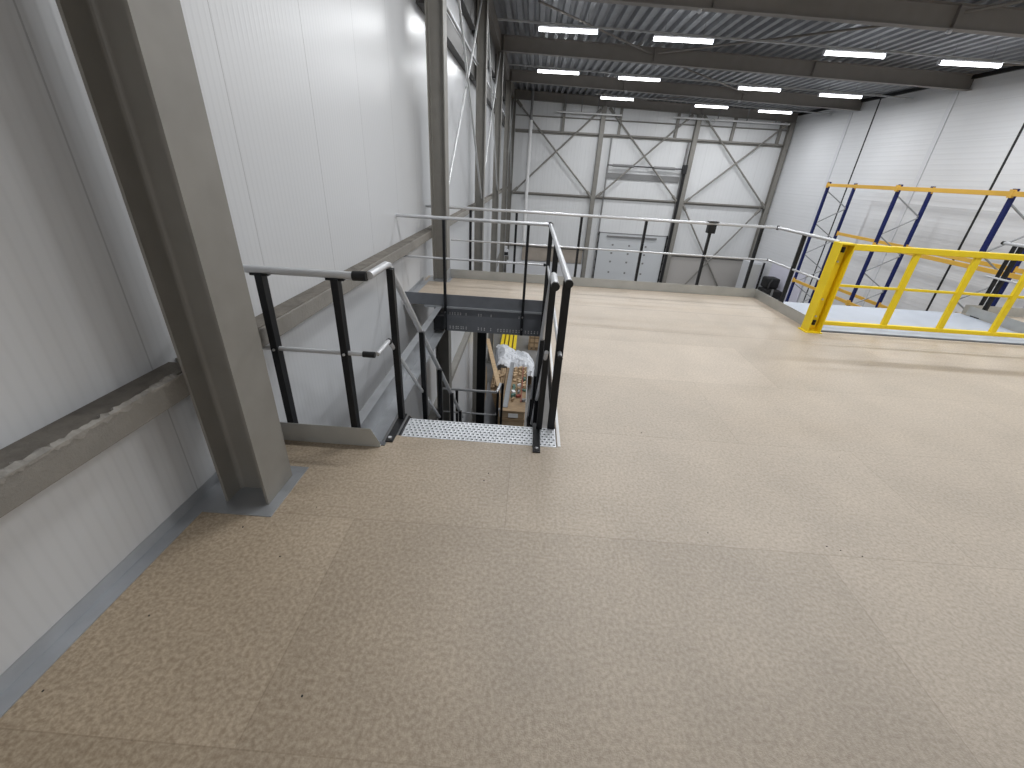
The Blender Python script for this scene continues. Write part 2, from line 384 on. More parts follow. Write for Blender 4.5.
for k in range(4, 8):  # dark strips stand in for the roof reflected in the upper wall
    a = FR[k - 1] + 0.13; b = (FR[k] - 0.13) if k < 7 else YB - 0.3
    tag(MB().box(0.001, 0.13, a, b, 4.35, 5.0).build('wall_girt', dark_steel), 'deep dark strip under the roof, imitating its reflection in the wall, ' + ['first bay beyond the far railing', 'second bay beyond the far railing', 'third bay beyond the far railing', 'bay by the end wall'][k - 4], 'girt', 'dark reflection strips of the left wall')
tag(MB().box(0.001, 0.28, Y0, YB - 0.3, 5.06, 5.45).build('eaves_beam', steel_far), 'dark grey eaves beam along the top of the left wall', 'beam')
for bay, lbl in ((3, 'beyond the far railing'), (4, 'in the bay after the next column'), (6, 'in the last bay')):
    a, b = FR[bay] + 0.12, min(FR[bay + 1] - 0.12, YB - 0.45)
    for s, ll in ((0, 'falling away from the viewer'), (1, 'falling towards the viewer')):
        p, q = ((0.32, a, 4.98), (0.32, b, 0.95)) if s == 0 else ((0.27, b, 4.98), (0.27, a, 0.95))
        t = thing('brace_rod', 'thin wall brace rod %s, %s' % (lbl, ll), 'brace rod', p, 'brace rods of the left wall')
        part(MB().tube([p, q], 0.022, 8), 'rod', pipe_m, t)
        e = (Vector(q) - Vector(p)).normalized()
        part(MB().bar(Vector(p) - e * 0.02, Vector(p) + e * 0.22, 0.012, 0.07), 'gusset', steel, t)
        part(MB().bar(Vector(q) - e * 0.22, Vector(q) + e * 0.02, 0.012, 0.07), 'gusset', steel, t)

# ------------------------------------------------------------------ roof beams, deck braces
rp = i_prof(BD, 0.2, 0.009, 0.015, 0.018)
rl = {2: 'grey roof beam over the near column', 3: 'grey roof beam over the deck corner column', 4: 'dark grey roof beam across the very top right of the picture',
      5: 'dark grey roof beam just beyond the nearest row of lamps', 6: 'dark grey roof beam between the middle and the farthest row of lamps', 7: 'dark grey roof beam against the top of the end wall'}
for k, y in enumerate(FR):
    yy = y if k < 7 else YB - 0.13
    L = Vector((XW - XO + 0.1, 0, 0)); L.z = zb(XW) - zb(XO - 0.1)
    t = thing('roof_beam', rl.get(k, 'grey roof beam behind the viewpoint'), 'roof beam', (XO - 0.1, yy, zb(XO)), 'roof beams')
    part(MB().prism(rp, (XO - 0.1, yy, zb(XO - 0.1) + BD / 2), (0, 0, 1), (0, 1, 0), L), 'girder', steel_far, t)
    for xs in (5.2, 10.3):
        part(MB().box(xs, xs + 0.012, yy - 0.095, yy + 0.095, zb(xs) + 0.016, zb(xs) + BD - 0.02), 'stiffener', steel_far, t)
rods = [((1.46, 13.11), (5.18, 17.0), 'over the left of the nearest lamp row'), ((5.2, 17.1), (10.4, 21.9), 'from the middle of the roof over the middle lamp row'),
        ((13.6, 15.5), (15.1, 14.7), 'short one by the right wall near the nearest lamp row'), ((10.4, 12.0), (5.3, 16.8), 'running back to the left behind the nearest lamps'),
        ((10.35, 11.7), (11.6, 9.6), 'at the top right corner of the picture'), ((10.4, 22.1), (5.3, 26.8), 'over the farthest lamp row')]
for p, q, l in rods:
    p = (p[0], p[1], zb(p[0]) + 0.26); q = (q[0], q[1], zb(q[0]) + 0.26)
    tag(MB().tube([p, q], 0.028, 8).build('roof_brace', steel_far), 'thin grey roof brace ' + l, 'brace', 'diagonal roof braces')
for x, y, l in ((4.96, 11.87, 'left of the two on the nearest beam'), (10.32, 11.87, 'right of the two on the nearest beam'), (5.3, 21.95, 'above the farthest lamp row, on the left'), (10.2, 21.95, 'above the farthest lamp row, on the right')):
    t = thing('smoke_detector', 'small white round detector under the roof beam, ' + l, 'detector', (x, y - 0.02, zb(x)), 'detectors under the beams')
    part(MB().tube([(x, y, zb(x) - 0.03), (x, y, zb(x) + 0.0)], 0.05, 12), 'base', whitebox, t)
    part(MB().ball((x, y, zb(x) - 0.035), 0.05, 12, 1, 1, 0.7), 'head', whitebox, t)

# ------------------------------------------------------------------ lamps
LY = [14.03, 19.22, 23.95, 8.95, 3.9, -6.4]
LXS = [2.26, 5.28, 9.75, 12.75]
rown = ['nearest', 'middle', 'farthest']; coln = ['leftmost', 'second from the left', 'third from the left', 'rightmost']
mesh_cache = {}
def lamp(x, y, lb, grp):
    z = zb(x) - 0.035
    t = thing('tube_lamp', lb, 'ceiling lamp', (x, y, z), grp)
    if 'h' not in mesh_cache:
        h = MB().box(-0.77, 0.77, -0.035, 0.035, 0.03, 0.08); g = MB()
        g.prism([(-0.045, 0.04), (-0.055, 0.01), (-0.04, -0.03), (0.04, -0.03), (0.055, 0.01), (0.045, 0.04)], (-0.76, 0, 0), (0, 1, 0), (0, 0, 1), (1.52, 0, 0))
        c = MB().tube([(-0.5, 0, 0.08), (-0.5, 0, 0.40)], 0.005, 6); c2 = MB().tube([(0.5, 0, 0.08), (0.5, 0, 0.40)], 0.005, 6)
        e = MB().box(-0.785, -0.77, -0.06, 0.06, -0.04, 0.08); e2 = MB().box(0.77, 0.785, -0.06, 0.06, -0.04, 0.08)
        for nm, mb, mt_ in (('housing', h, whitebox), ('diffuser', g, lampglow), ('hanger', c, dim_grey), ('hanger2', c2, dim_grey), ('end_cap', e, whitebox), ('end_cap2', e2, whitebox)):
            o = mb.build(nm.rstrip('2'), mt_, t); mesh_cache['h' if nm == 'housing' else nm] = o
        ld = D.lights.new('lamp_light', 'AREA'); ld.shape = 'RECTANGLE'; ld.size = 1.5; ld.size_y = 0.09; ld.energy = LAMP_W; ld.color = (0.97, 0.985, 1.0)
        lo = D.objects.new('lamp_light', ld); COL.objects.link(lo); lo.parent = t; lo.location = (0, 0, -0.035); mesh_cache['l'] = lo
        mesh_cache['done'] = True
    else:
        for k_ in ('h', 'diffuser', 'hanger', 'hanger2', 'end_cap', 'end_cap2', 'l'):
            c = mesh_cache[k_].copy(); COL.objects.link(c); c.parent = t
for r, y in enumerate(LY):
    for c, x in enumerate(LXS):
        if r == 2 and c == 0: continue
        if r < 3:
            cc = coln[c] if r != 2 else ['', 'leftmost', 'middle', 'rightmost'][c]
            lamp(x, y, 'lit white tube lamp in the %s lamp row under the roof, %s' % (rown[r], cc), 'tube lamps in the %s row' % rown[r])
        else: lamp(x, y, 'white tube lamp above or behind the viewpoint, outside the picture', 'tube lamps outside the picture')
    a, b = 0.4 if r != 2 else 4.2, XW
    tag(MB().bar((a, y, zb(a) + 0.085), (b, y, zb(b) + 0.085), 0.045, 0.04).build('lamp_trunking', whitebox if r > 2 else pipe_m),
        'thin pale trunking that carries the %s lamp row' % (rown[r] if r < 3 else 'lamps outside the picture'), 'trunking', 'lamp trunking')

# ------------------------------------------------------------------ end wall steelwork
BY = YB - 0.16
bcol = {5.15: 'grey end wall column left of the tall door', 10.27: 'grey end wall column right of the tall door', 15.22: 'grey corner column where end wall meets right wall'}
bprof = i_prof(0.24, 0.24, 0.01, 0.015, 0.02)
for x, lb in bcol.items():
    t = thing('steel_column', lb, 'column', (x, BY, G), 'steel columns of the end wall')
    part(MB().prism(bprof, (x, BY, G), (0, 1, 0), (1, 0, 0), (0, 0, zb(x) - G)), 'shaft', steel, t)
    part(MB().box(x - 0.17, x + 0.17, BY - 0.16, BY + 0.14, G, G + 0.02), 'base_plate', steel, t)
spans = [(0.40, 5.02, 'left'), (5.28, 10.14, 'middle'), (10.40, 15.09, 'right')]
for z, h, nm in ((3.52, 0.16, 'high'), (4.30, 0.05, 'topmost'), (0.39, 0.15, 'mid height'), (-2.56, 0.12, 'low')):
    for a, b, bn in spans:
        if nm == 'low' and bn == 'middle': continue
        t = MB(); t.box(a, b, YB - 0.20, YB - 0.001, z + h * 0.5, z + h); t.box(a, b, YB - 0.07, YB - 0.001, z, z + h * 0.5)
        tag(t.build('wall_girt', steel), '%s grey girt across the %s bay of the end wall' % (nm, bn), 'girt', 'girts of the end wall')
def brace(p, q, lb, r=0.045, y=YB - 0.22):
    p = (p[0], y, p[1]); q = (q[0], y - 0.03, q[1])
    t = thing('wall_brace', lb, 'brace', p, 'diagonal braces of the end wall')
    part(MB().tube([p, q], r, 10), 'tube', steel, t)
    e = (Vector(q) - Vector(p)).normalized()
    for c, sgn in ((Vector(p), 1), (Vector(q), -1)):
        part(MB().bar(c - e * 0.05 * sgn, c + e * 0.35 * sgn, 0.016, 0.16), 'gusset', steel, t)
brace((0.45, 4.95), (5.0, 0.50), 'grey diagonal brace of the left end wall bay, falling to the right')
brace((0.45, 0.50), (4.95, 4.75), 'grey diagonal brace of the left end wall bay, rising to the right')
brace((5.45, 4.85), (9.95, 0.55), 'grey diagonal brace above the tall door, falling to the right')
brace((5.35, 0.50), (9.85, 4.75), 'grey diagonal brace above the tall door, rising to the right')
brace((10.5, 4.75), (15.05, 0.50), 'grey diagonal brace of the upper right end wall bay, falling to the right')
brace((10.45, 0.50), (15.0, 4.65), 'grey diagonal brace of the upper right end wall bay, rising to the right')
brace((10.4, 0.35), (14.9, -6.0 + 0.1), 'grey diagonal brace of the lower right end wall bay, falling to the right')
brace((14.85, 0.35), (10.4, -6.0 + 0.1), 'grey diagonal brace of the lower right end wall bay, rising to the right')
for x, lb in ((3.02, 'left of the tall door column'), (6.1, 'above the left edge of the tall door'), (9.2, 'above the right edge of the tall door'), (12.25, 'in the right bay'), (14.75, 'by the right corner')):
    tag(MB().box(x - 0.07, x + 0.07, YB - 0.13, YB - 0.005, 3.68, zr(x) - 0.02).build('wall_post', steel), 'short grey post between high girt and roof, ' + lb, 'post', 'short posts of the end wall')
# pipes on the end wall
for a, b, z, lb in ((2.6, 6.1, 4.56, 'bright horizontal pipe high on the left of the end wall'), (8.9, 15.0, 4.60, 'bright horizontal pipe high on the right of the end wall')):
    t = thing('ceiling_pipe', lb, 'pipe', (a, YB - 0.36, z), 'high horizontal pipes')
    part(MB().tube([(a, YB - 0.36, z), (b, YB - 0.36, z - 0.01)], 0.045, 10), 'pipe', paper, t)
    for i in range(4):
        x = a + (b - a) * (i + 0.5) / 4
        part(MB().box(x - 0.02, x + 0.02, YB - 0.38, YB - 0.34, z, zr(x) - 0.01), 'hanger', dim_grey, t)
t = thing('drain_pipe', 'white vertical pipe on the left of the end wall', 'pipe', (1.25, YB - 0.4, -2.2))
part(MB().tube([(1.25, YB - 0.4, -2.2), (1.25, YB - 0.4, 4.1)], 0.10, 12), 'pipe', paper, t)
part(MB().tube([(1.25, YB - 0.4, 4.1), (1.25, YB - 0.4, zr(1.2) - 0.02)], 0.07, 12), 'pipe', dim_grey, t, label='dark grey upper pipe length')
for z in (0.2, 2.0, 3.6): part(MB().box(1.15, 1.35, YB - 0.42, YB - 0.005, z, z + 0.04), 'bracket', dim_grey, t)
t = thing('ring_fitting', 'small pale ring hanging by the high pipe right of the tall door', 'fitting', (10.9, YB - 0.4, 4.35))
rg = MB(); rg.tube([(10.9 + 0.13 * math.cos(a * PI / 8), YB - 0.45, 4.5 + 0.13 * math.sin(a * PI / 8)) for a in range(17)], 0.02, 6); part(rg, 'ring', pipe_m, t)

# tall sectional door with its high tracks
t = D.objects.new('door_1', None); COL.objects.link(t); t.location = (7.9, YB - 0.1, G); t['kind'] = 'structure'
DXL, DXR = 5.72, 10.02
part(MB().box(DXL + 0.12, DXR - 0.1, YB - 0.11, YB - 0.03, G, -1.45), 'door_leaf', door_w, t)
part(MB().box(DXL - 0.02, DXR, YB - 0.05, YB - 0.002, -1.45, 0.39), 'lintel_panel', wall_b_m, t)
for x in (DXL, DXR - 0.05):
    part(MB().box(x, x + 0.07, YB - 0.2, YB - 0.06, G, 3.5), 'track', dim_grey, t)
for x in (DXL + 0.08, DXR - 0.13): part(MB().box(x, x + 0.05, YB - 0.16, YB - 0.08, G, -1.4), 'seal', rubber, t)
part(MB().box(DXR - 0.02, DXR + 0.1, YB - 0.3, YB - 0.06, G, 2.1), 'cable_duct', rubber, t)
part(MB().box(DXL + 0.08, DXR - 0.06, YB - 0.13, YB - 0.03, -1.46, -1.42), 'top_seal', dim_grey, t)
part(MB().box(6.3, 9.3, YB - 0.2, YB - 0.11, -1.66, -1.58), 'lock_bar', dim_grey, t)
part(MB().tube([(DXL, YB - 0.28, 2.18), (DXR + 0.1, YB - 0.28, 2.18)], 0.03, 10), 'spring_shaft', rubber, t)
part(MB().tube([(6.0, YB - 0.28, 2.18), (7.2, YB - 0.28, 2.18)], 0.07, 12), 'spring', dim_grey, t)
part(MB().tube([(8.3, YB - 0.28, 2.18), (9.5, YB - 0.28, 2.18)], 0.07, 12), 'spring', dim_grey, t)
part(MB().box(DXR - 0.1, DXR + 0.12, YB - 0.42, YB - 0.15, 1.95, 2.4), 'motor', rubber, t)
part(MB().box(DXL + 0.05, DXR - 0.1, YB - 0.08, YB - 0.02, 1.50, 1.80), 'cross_panel', dim_grey, t)
dots = MB()
for z in (-2.12, -2.61, -3.12, -3.77, -4.3, -4.9):
    for x in (6.73, 7.74, 8.75): dots.box(x - 0.055, x + 0.055, YB - 0.122, YB - 0.11, z - 0.05, z + 0.05)
part(dots, 'panel_plate', dim_grey, t)
rol = MB()
for i in range(9):
    for x in (DXL + 0.02, DXR - 0.14): rol.box(x, x + 0.09, YB - 0.2, YB - 0.14, -1.6 - 0.5 * i, -1.48 - 0.5 * i)
part(rol, 'roller_bracket', rubber, t)

# beige plinth band and white partition low on the end wall
tag(MB().box(1.2, 4.95, YB - 0.10, YB - 0.004, -3.36, -2.57).build('wall_band', beige), 'beige band low on the end wall left of the tall door', 'wall band')
tag(MB().box(10.45, 14.9, YB - 0.08, YB - 0.004, G, -2.58).build('wall_band', mat('pale_beige_panel', (0.46, 0.44, 0.42), 0.5)), 'pale beige lower wall panel right of the tall door', 'wall band')
tag(MB().box(0.3, 4.9, 26.2, 26.3, G, -3.3).build('partition', whitebox), 'low white partition in front of the end wall, left of the door', 'partition')
t = thing('flood_light', 'small white and black box lamp at the left end wall corner', 'box lamp', (0.2, 24.1, -2.6))
part(MB().box(0.18, 0.50, 24.02, 24.3, -2.66, -2.35), 'housing', whitebox, t)
part(MB().box(0.21, 0.48, 24.0, 24.02, -2.62, -2.45), 'front', rubber, t)
part(MB().box(0.26, 0.42, 24.05, 24.2, -2.35, -2.15), 'bracket', whitebox, t)
part(MB().box(0.001, 0.18, 24.1, 24.2, -2.55, -2.45), 'wall_arm', whitebox, t)

# ------------------------------------------------------------------ right wall joints and cover strips
for y, lb in ((20.96, 'far'), (14.56, 'near'), (8.1, 'nearest')):
    tag(MB().box(XW - 0.012, XW - 0.0005, y - 0.035, y + 0.035, G, zr(XW) - 0.02).build('joint_strip', rubber), 'thin black vertical joint strip on the right wall, the %s one' % lb, 'joint strip', 'black joint strips of the right wall')
for y, lb in ((17.38, 'near'), (22.5, 'far'), (12.0, 'nearest')):
    tag(MB().box(XW - 0.03, XW - 0.0005, y - 0.10, y + 0.10, G, zb(XW)).build('cover_strip', whitebox), 'pale vertical cover strip on the right wall, the %s one' % lb, 'cover strip', 'pale cover strips of the right wall')
tag(MB().box(XW - 0.1, XW - 0.0005, Y0, YB - 0.3, zb(XW) + 0.30, zr(XW) - 0.01).build('eaves_trim', rubber), 'dark strip where right wall meets roof', 'trim')

# ------------------------------------------------------------------ railings
RH, RM = 1.08, 0.60
def posts(t, pts, z0, z1, a=0.036, b=0.05, bolts=True, axis='x'):
    for x, y in pts:
        q = MB()
        if axis == 'x': q.box(x - a / 2, x + a / 2, y - b / 2, y + b / 2, z0, z1)
        else: q.box(x - b / 2, x + b / 2, y - a / 2, y + a / 2, z0, z1)
        o = part(q, 'post', black, t, 0.003)
        part(MB().box(x - 0.022, x + 0.022, y - 0.022, y + 0.022, z1 - 0.004, z1 + 0.008), 'saddle', black, o)
def elbow(t, c, r=0.034): part(MB().ball(c, r, 12), 'connector', black, t)

# far railing
t = thing('railing', 'long railing with black posts along the far edge of the deck', 'railing', (2.7, 6.97, 0), 'deck railings')
YF = 6.95
part(MB().tube([(0.0, YF, RH), (5.42, YF, RH)], 0.0215), 'handrail', tube_m, t)
part(MB().tube([(0.39, YF, RM), (5.42, YF, RM)], 0.0135), 'mid_rail', tube_m, t)
posts(t, [(0.70, YF + 0.02), (1.42, YF + 0.02), (2.43, YF + 0.02), (3.43, YF + 0.02), (4.43, YF + 0.02), (5.20, YF + 0.02)], -0.2, RH - 0.02)
part(MB().box(0.38, 5.40, YF - 0.025, YF - 0.02, 0.0, 0.14), 'kick_board', zinc_kick, t)
elbow(t, (5.42, YF, RH)); elbow(t, (5.42, YF, RM), 0.02)
cb = thing('control_box', 'small black box on top of a far railing post', 'box', (4.43, YF, RH - 0.09))
part(MB().box(4.38, 4.49, YF - 0.03, YF + 0.08, RH - 0.14, RH - 0.02), 'case', black, cb, 0.004)
part(MB().box(4.36, 4.51, YF - 0.04, YF + 0.05, RH + 0.022, RH + 0.034), 'lid', black, cb)
# side railing from the far right corner to the gate
t = thing('railing', 'short side railing between far right deck corner and yellow gate', 'railing', (5.42, 6.2, 0), 'deck railings')
part(MB().tube([(5.42, YF - 0.03, RH), (5.43, 5.52, RH)], 0.0215), 'handrail', tube_m, t)
part(MB().tube([(5.42, YF - 0.03, RM), (5.43, 5.52, RM)], 0.0135), 'mid_rail', tube_m, t)
posts(t, [(5.435, 6.25), (5.44, 5.50)], -0.2, RH - 0.02, axis='y')
part(MB().box(5.385, 5.39, 5.43, YF - 0.03, 0, 0.14), 'kick_board', zinc_kick, t)

# railing over the far edge of the stair opening
t = thing('railing', 'railing with two posts across the far side of the stair opening', 'railing', (1.0, 5.4, 0), 'deck railings')
Y1 = 5.40
part(MB().tube([(0.0, Y1, RH), (1.89, Y1, RH)], 0.0215), 'handrail', tube_m, t)
part(MB().tube([(0.0, Y1, RM), (1.86, Y1, RM)], 0.0135), 'mid_rail', tube_m, t)
for x in (0.585, 1.625):
    o = part(MB().box(x - 0.017, x + 0.017, Y1 - 0.025, Y1 + 0.022, -0.36, RH - 0.02), 'post', black, t, 0.003)
    bl = MB()
    for z in (-0.10, -0.27): bl.tube([(x, Y1 - 0.038, z), (x, Y1 - 0.02, z)], 0.012, 8)
    part(bl, 'bolt', bolt_m, o)
part(MB().box(0.02, 1.93, Y1 + 0.03, Y1 + 0.035, -0.03, 0.13), 'kick_board', zinc_shaded, t)
elbow(t, (1.89, Y1, RH)); elbow(t, (1.86, Y1, RM), 0.02)

# guard railing on the right of the stair opening
t = thing('railing', 'guard railing on the right side of the stair opening, seen end on', 'railing', (1.9, 3.9, 0), 'deck railings')
XG = 1.90
part(MB().tube([(1.89, Y1, RH), (XG, 2.44, RH)], 0.0215), 'handrail', tube_m, t)
part(MB().tube([(XG, 2.42, RH), (XG, 2.443, RH)], 0.024), 'end_cap', rubber, t)
part(MB().tube([(XG, Y1, RM), (XG, 2.46, RM)], 0.0135), 'mid_rail', tube_m, t)
part(MB().tube([(XG, 2.44, RM), (XG, 2.462, RM)], 0.016), 'end_cap', rubber, t)
posts(t, [(XG, 2.56), (XG, 3.95), (XG, 5.33)], -0.28, RH - 0.02, 0.05, 0.04)

# near left railing with kick board
t = thing('railing', 'short railing between near column and the stair head', 'railing', (0.45, 2.22, 0), 'deck railings')
YN = 2.225; RN = 1.095
part(MB().tube([(0.02, YN, RN), (0.74, YN, RN)], 0.0215), 'handrail', tube_m, t)
part(MB().tube([(0.02, YN, 0.635), (0.74, YN, 0.635)], 0.0135), 'mid_rail', tube_m, t)
for x in (0.20, 0.615):
    o = part(MB().box(x - 0.02, x + 0.02, YN - 0.025, YN + 0.03, -0.25, RN - 0.02), 'post', black, t, 0.003)
    part(MB().box(x - 0.05, x + 0.05, YN - 0.015, YN + 0.015, RN - 0.03, RN - 0.016), 'saddle', black, o)
    part(MB().ball((x, YN - 0.028, 0.635), 0.009, 8), 'bolt', bolt_m, o)
part(MB().tube([(0.715, YN, RN), (0.79, YN, RN + 0.002)], 0.027), 'connector', rubber, t)
part(MB().tube([(0.72, YN, 0.635), (0.79, YN, 0.635)], 0.018), 'connector', rubber, t)
kb = MB().prism([(0.03, 0.0), (0.775, 0.0), (0.775, 0.035), (0.725, 0.135), (0.03, 0.135)], (0, 2.185, 0), (1, 0, 0), (0, 0, 1), (0, 0.004, 0))
kb.box(0.03, 0.775, 2.189, 2.21, 0.0, 0.003)
part(kb, 'kick_board', zinc_kick, t)

# ------------------------------------------------------------------ yellow gate
t = thing('safety_gate', 'yellow steel gate at the right edge of the deck', 'gate', (7.0, 5.32, 0))
GY = 5.32
gp = MB(); gp.box(5.27, 5.285, GY - 0.09, GY + 0.06, 0.01, 1.10); gp.box(5.425, 5.44, GY - 0.09, GY + 0.06, 0.01, 1.10); gp.box(5.285, 5.425, GY + 0.02, GY + 0.035, 0.01, 1.10)
gp.box(5.285, 5.425, GY - 0.09, GY + 0.06, 1.08, 1.10)
o = part(gp, 'post', yellow, t, 0.003)
part(MB().box(5.31, 5.40, GY - 0.005, GY + 0.02, 0.06, 1.05), 'inner_channel', yellow, o)
part(MB().box(5.25, 5.46, GY - 0.1, GY + 0.08, 0, 0.012), 'foot_plate', yellow, o)
for z in (0.12, 1.02):
    part(MB().tube([(5.355, GY - 0.02, z - 0.03), (5.355, GY - 0.02, z + 0.03)], 0.022, 10), 'hinge', rubber, o)
for z in (0.2, 0.42, 0.88): part(MB().tube([(5.355, GY - 0.02, z), (5.355, GY - 0.004, z)], 0.012, 8), 'bolt', bolt_m, o)
gp = MB(); gp.box(9.0, 9.16, GY - 0.09, GY + 0.06, 0.01, 1.10); part(gp, 'post', yellow, t, 0.003)
part(MB().box(5.44, 9.0, GY - 0.03, GY + 0.03, 1.02, 1.09), 'top_rail', yellow, t, 0.008)
part(MB().box(5.44, 9.0, GY - 0.012, GY + 0.012, 0.585, 0.615), 'mid_rail', yellow, t, 0.004)
part(MB().box(5.44, 9.0, GY - 0.025, GY + 0.025, 0.095, 0.145), 'bottom_rail', yellow, t, 0.006)
for x in (6.24, 6.94, 7.60, 8.27):
    part(MB().box(x - 0.035, x + 0.035, GY - 0.02, GY + 0.02, 0.145, 1.02), 'upright', yellow, t, 0.006)

# loading platform beyond the gate, its rails
t = thing('loading_platform', 'pale blue-grey sheet metal platform behind the yellow gate', 'platform', (7.0, 6.0, -0.2))
part(MB().box(5.46, 8.60, 5.40, 6.80, -0.02, -0.004), 'top_sheet', plate_m, t)
part(MB().box(5.46, 8.60, 5.40, 5.48, -0.26, -0.02), 'edge_beam', zinc_shaded, t)
part(MB().box(5.46, 8.60, 6.72, 6.80, -0.26, -0.02), 'edge_beam', zinc_shaded, t)
for x in (6.5, 7.5): part(MB().box(x, x + 0.06, 5.48, 6.72, -0.22, -0.02), 'joist', zinc_shaded, t)
t = thing('railing', 'railing with black posts at the right of the loading platform', 'railing', (8.65, 6.3, 0), 'deck railings')
part(MB().tube([(8.62, 6.75, RH), (8.64, 5.6, RH)], 0.0215), 'handrail', tube_m, t)
part(MB().tube([(8.62, 6.75, RM), (8.64, 5.6, RM)], 0.0135), 'mid_rail', tube_m, t)
part(MB().tube([(8.62, 6.75, RH), (8.62, 6.78, RH)], 0.026), 'end_cap', rubber, t)
posts(t, [(8.70, 6.57)], 0.0, RH - 0.02, 0.045, 0.05)
posts(t, [(8.93, 6.88)], -0.005, 1.05, 0.04, 0.04)
part(MB().box(8.61, 8.615, 5.45, 6.72, 0, 0.14), 'kick_board', zinc_kick, t)
part(MB().box(8.61, 10.6, 6.79, 6.795, 0, 0.14), 'kick_board', zinc_kick, t)
part(MB().box(8.605, 8.76, 6.50, 6.64, -0.004, 0.01), 'foot_plate', black, t)
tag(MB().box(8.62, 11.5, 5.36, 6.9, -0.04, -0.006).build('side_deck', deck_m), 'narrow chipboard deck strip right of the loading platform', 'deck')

# ------------------------------------------------------------------ structure around the stair opening
t = thing('mezzanine_beam', 'dark perforated steel beam under the far side of the stair opening', 'beam', (1.2, 5.5, -0.4))
sg = [(0, -0.375), (0, -0.052), (0.07, -0.052), (0.07, -0.056), (0.004, -0.056), (0.004, -0.371), (0.07, -0.371), (0.07, -0.375)]
part(MB().prism([(a + 0.0, b) for a, b in sg], (0.56, Y1 + 0.028, 0), (0, 1, 0), (0, 0, 1), (1.36, 0, 0)), 'web', zinc_shaded, t)
part(MB().box(0.30, 1.93, Y1 + 0.0, Y1 + 0.028, -0.052, -0.03), 'top_flange', zinc, t)
ho = MB()
def hole(x, z, y): ho.tube([(x, y, z), (x, y + 0.003, z)], 0.0075, 8)  # white disc painted in for light caught on a punched hole edge
for x0, nn in ((0.64, 3), (0.75, 2), (0.86, 1), (1.03, 2), (1.20, 1), (1.58, 2)):
    for i in range(nn):
        for z in (-0.115, -0.135): hole(x0 + i * 0.034, z, Y1 + 0.026)
for x0, nn in ((0.64, 3), (0.75, 2), (0.82, 2), (1.03, 3), (1.20, 1), (1.30, 14)):
    for i in range(nn):
        for z in (-0.31, -0.335): hole(x0 + i * 0.042, z, Y1 + 0.026)
part(ho, 'hole_glint', paper, t)['kind'] = 'stuff'
t = thing('edge_beam', 'galvanised channel beam running along the left of the stair opening', 'beam', (0.5, 3.8, -0.4))
part(MB().prism([(0, -0.36), (0.12, -0.36), (0.12, -0.345), (0.004, -0.345), (0.004, -0.045), (0.075, -0.045), (0.075, -0.04), (0, -0.04)], (0.46, 2.2, 0), (1, 0, 0), (0, 0, 1), (0, 3.2, 0)), 'channel', zinc, t)
part(MB().box(0.46, 0.60, 5.2, 5.36, -0.3, -0.10), 'end_bracket', black, t)
t = thing('trimmer_beam', 'dark steel beam under the near edge of the stair opening', 'beam', (1.2, 2.27, -0.3))
part(MB().box(0.0, 1.93, 2.26, 2.30, -0.33, -0.04), 'web', zinc_shaded, t)
part(MB().box(1.95, 2.01, 2.2, 5.44, -0.33, -0.04), 'side_beam', black, t)
tag(MB().box(1.94, 1.96, 2.33, 5.42, -0.04, 0.004).build('edge_trim', paper), 'thin white edge strip of the deck right of the stair opening', 'trim')

# ------------------------------------------------------------------ stair
t = thing('staircase', 'black and galvanised steel stair going down through the deck opening', 'staircase', (1.35, 4.0, -3.0))
def tread_mesh(x0, x1, y0, y1, z, cols, rows):
    q = MB(); cw = (x1 - x0) / cols; rh = (y1 - y0) / rows
    for j in range(rows):
        off = 0.5 * cw if j % 2 else 0
        ya, yb = y0 + j * rh, y0 + (j + 1) * rh; cy = (ya + yb) / 2
        xs = x0 + off
        if off: q.add([(x0, ya, z), (x0 + off, ya, z), (x0 + off, yb, z), (x0, yb, z)], [(0, 1, 2, 3)])
        k = cols - (1 if off else 0)
        for i in range(k):
            a = xs + i * cw; b = a + cw; c = (a + b) / 2
            rx, ry = cw * 0.30, rh * 0.22
            out = [(a, ya), (c, ya), (b, ya), (b, cy), (b, yb), (c, yb), (a, yb), (a, cy)]
            inn = [(c - rx * .7, cy - ry * .7), (c, cy - ry), (c + rx * .7, cy - ry * .7), (c + rx, cy), (c + rx * .7, cy + ry * .7), (c, cy + ry), (c - rx * .7, cy + ry * .7), (c - rx, cy)]
            vs = [(p[0], p[1], z) for p in out] + [(p[0], p[1], z + 0.0015) for p in inn] + [(p[0], p[1], z - 0.012) for p in inn]
            q.add(vs, [(m_, (m_ + 1) % 8, 8 + (m_ + 1) % 8, 8 + m_) for m_ in range(8)] + [(8 + m_, 8 + (m_ + 1) % 8, 16 + (m_ + 1) % 8, 16 + m_) for m_ in range(8)])
        if off: q.add([(x1 - off, ya, z), (x1, ya, z), (x1, yb, z), (x1 - off, yb, z)], [(0, 1, 2, 3)])
    q.box(x0, x1, y0 - 0.003, y0, z - 0.045, z); q.box(x0, x1, y1, y1 + 0.003, z - 0.045, z)
    return q
tread_m = mat('perforated_tread_zinc', (0.66, 0.68, 0.71), 0.45, 0.25)
part(tread_mesh(0.875, 1.93, 2.325, 2.545, 0.002, 34, 7), 'tread', tread_m, t)
SX0, SX1 = 0.855, 1.80
for i in range(1, 14):
    z = -0.21 * i; y = 2.575 + 0.213 * (i - 1)
    part(tread_mesh(SX0 + 0.01, SX1 - 0.01, y - 0.02, y + 0.22, z, 12, 5), 'tread', tread_m, t)
for x in (SX0 - 0.008, SX1):
    q = MB().prism([(2.26, -0.02), (2.62, -0.02), (5.62, -3.0), (5.30, -3.0), (2.50, -0.24), (2.26, -0.24)], (x - 0.003, 0, 0), (0, 1, 0), (0, 0, 1), (0.008, 0, 0))
    part(q, 'stringer', black, t)
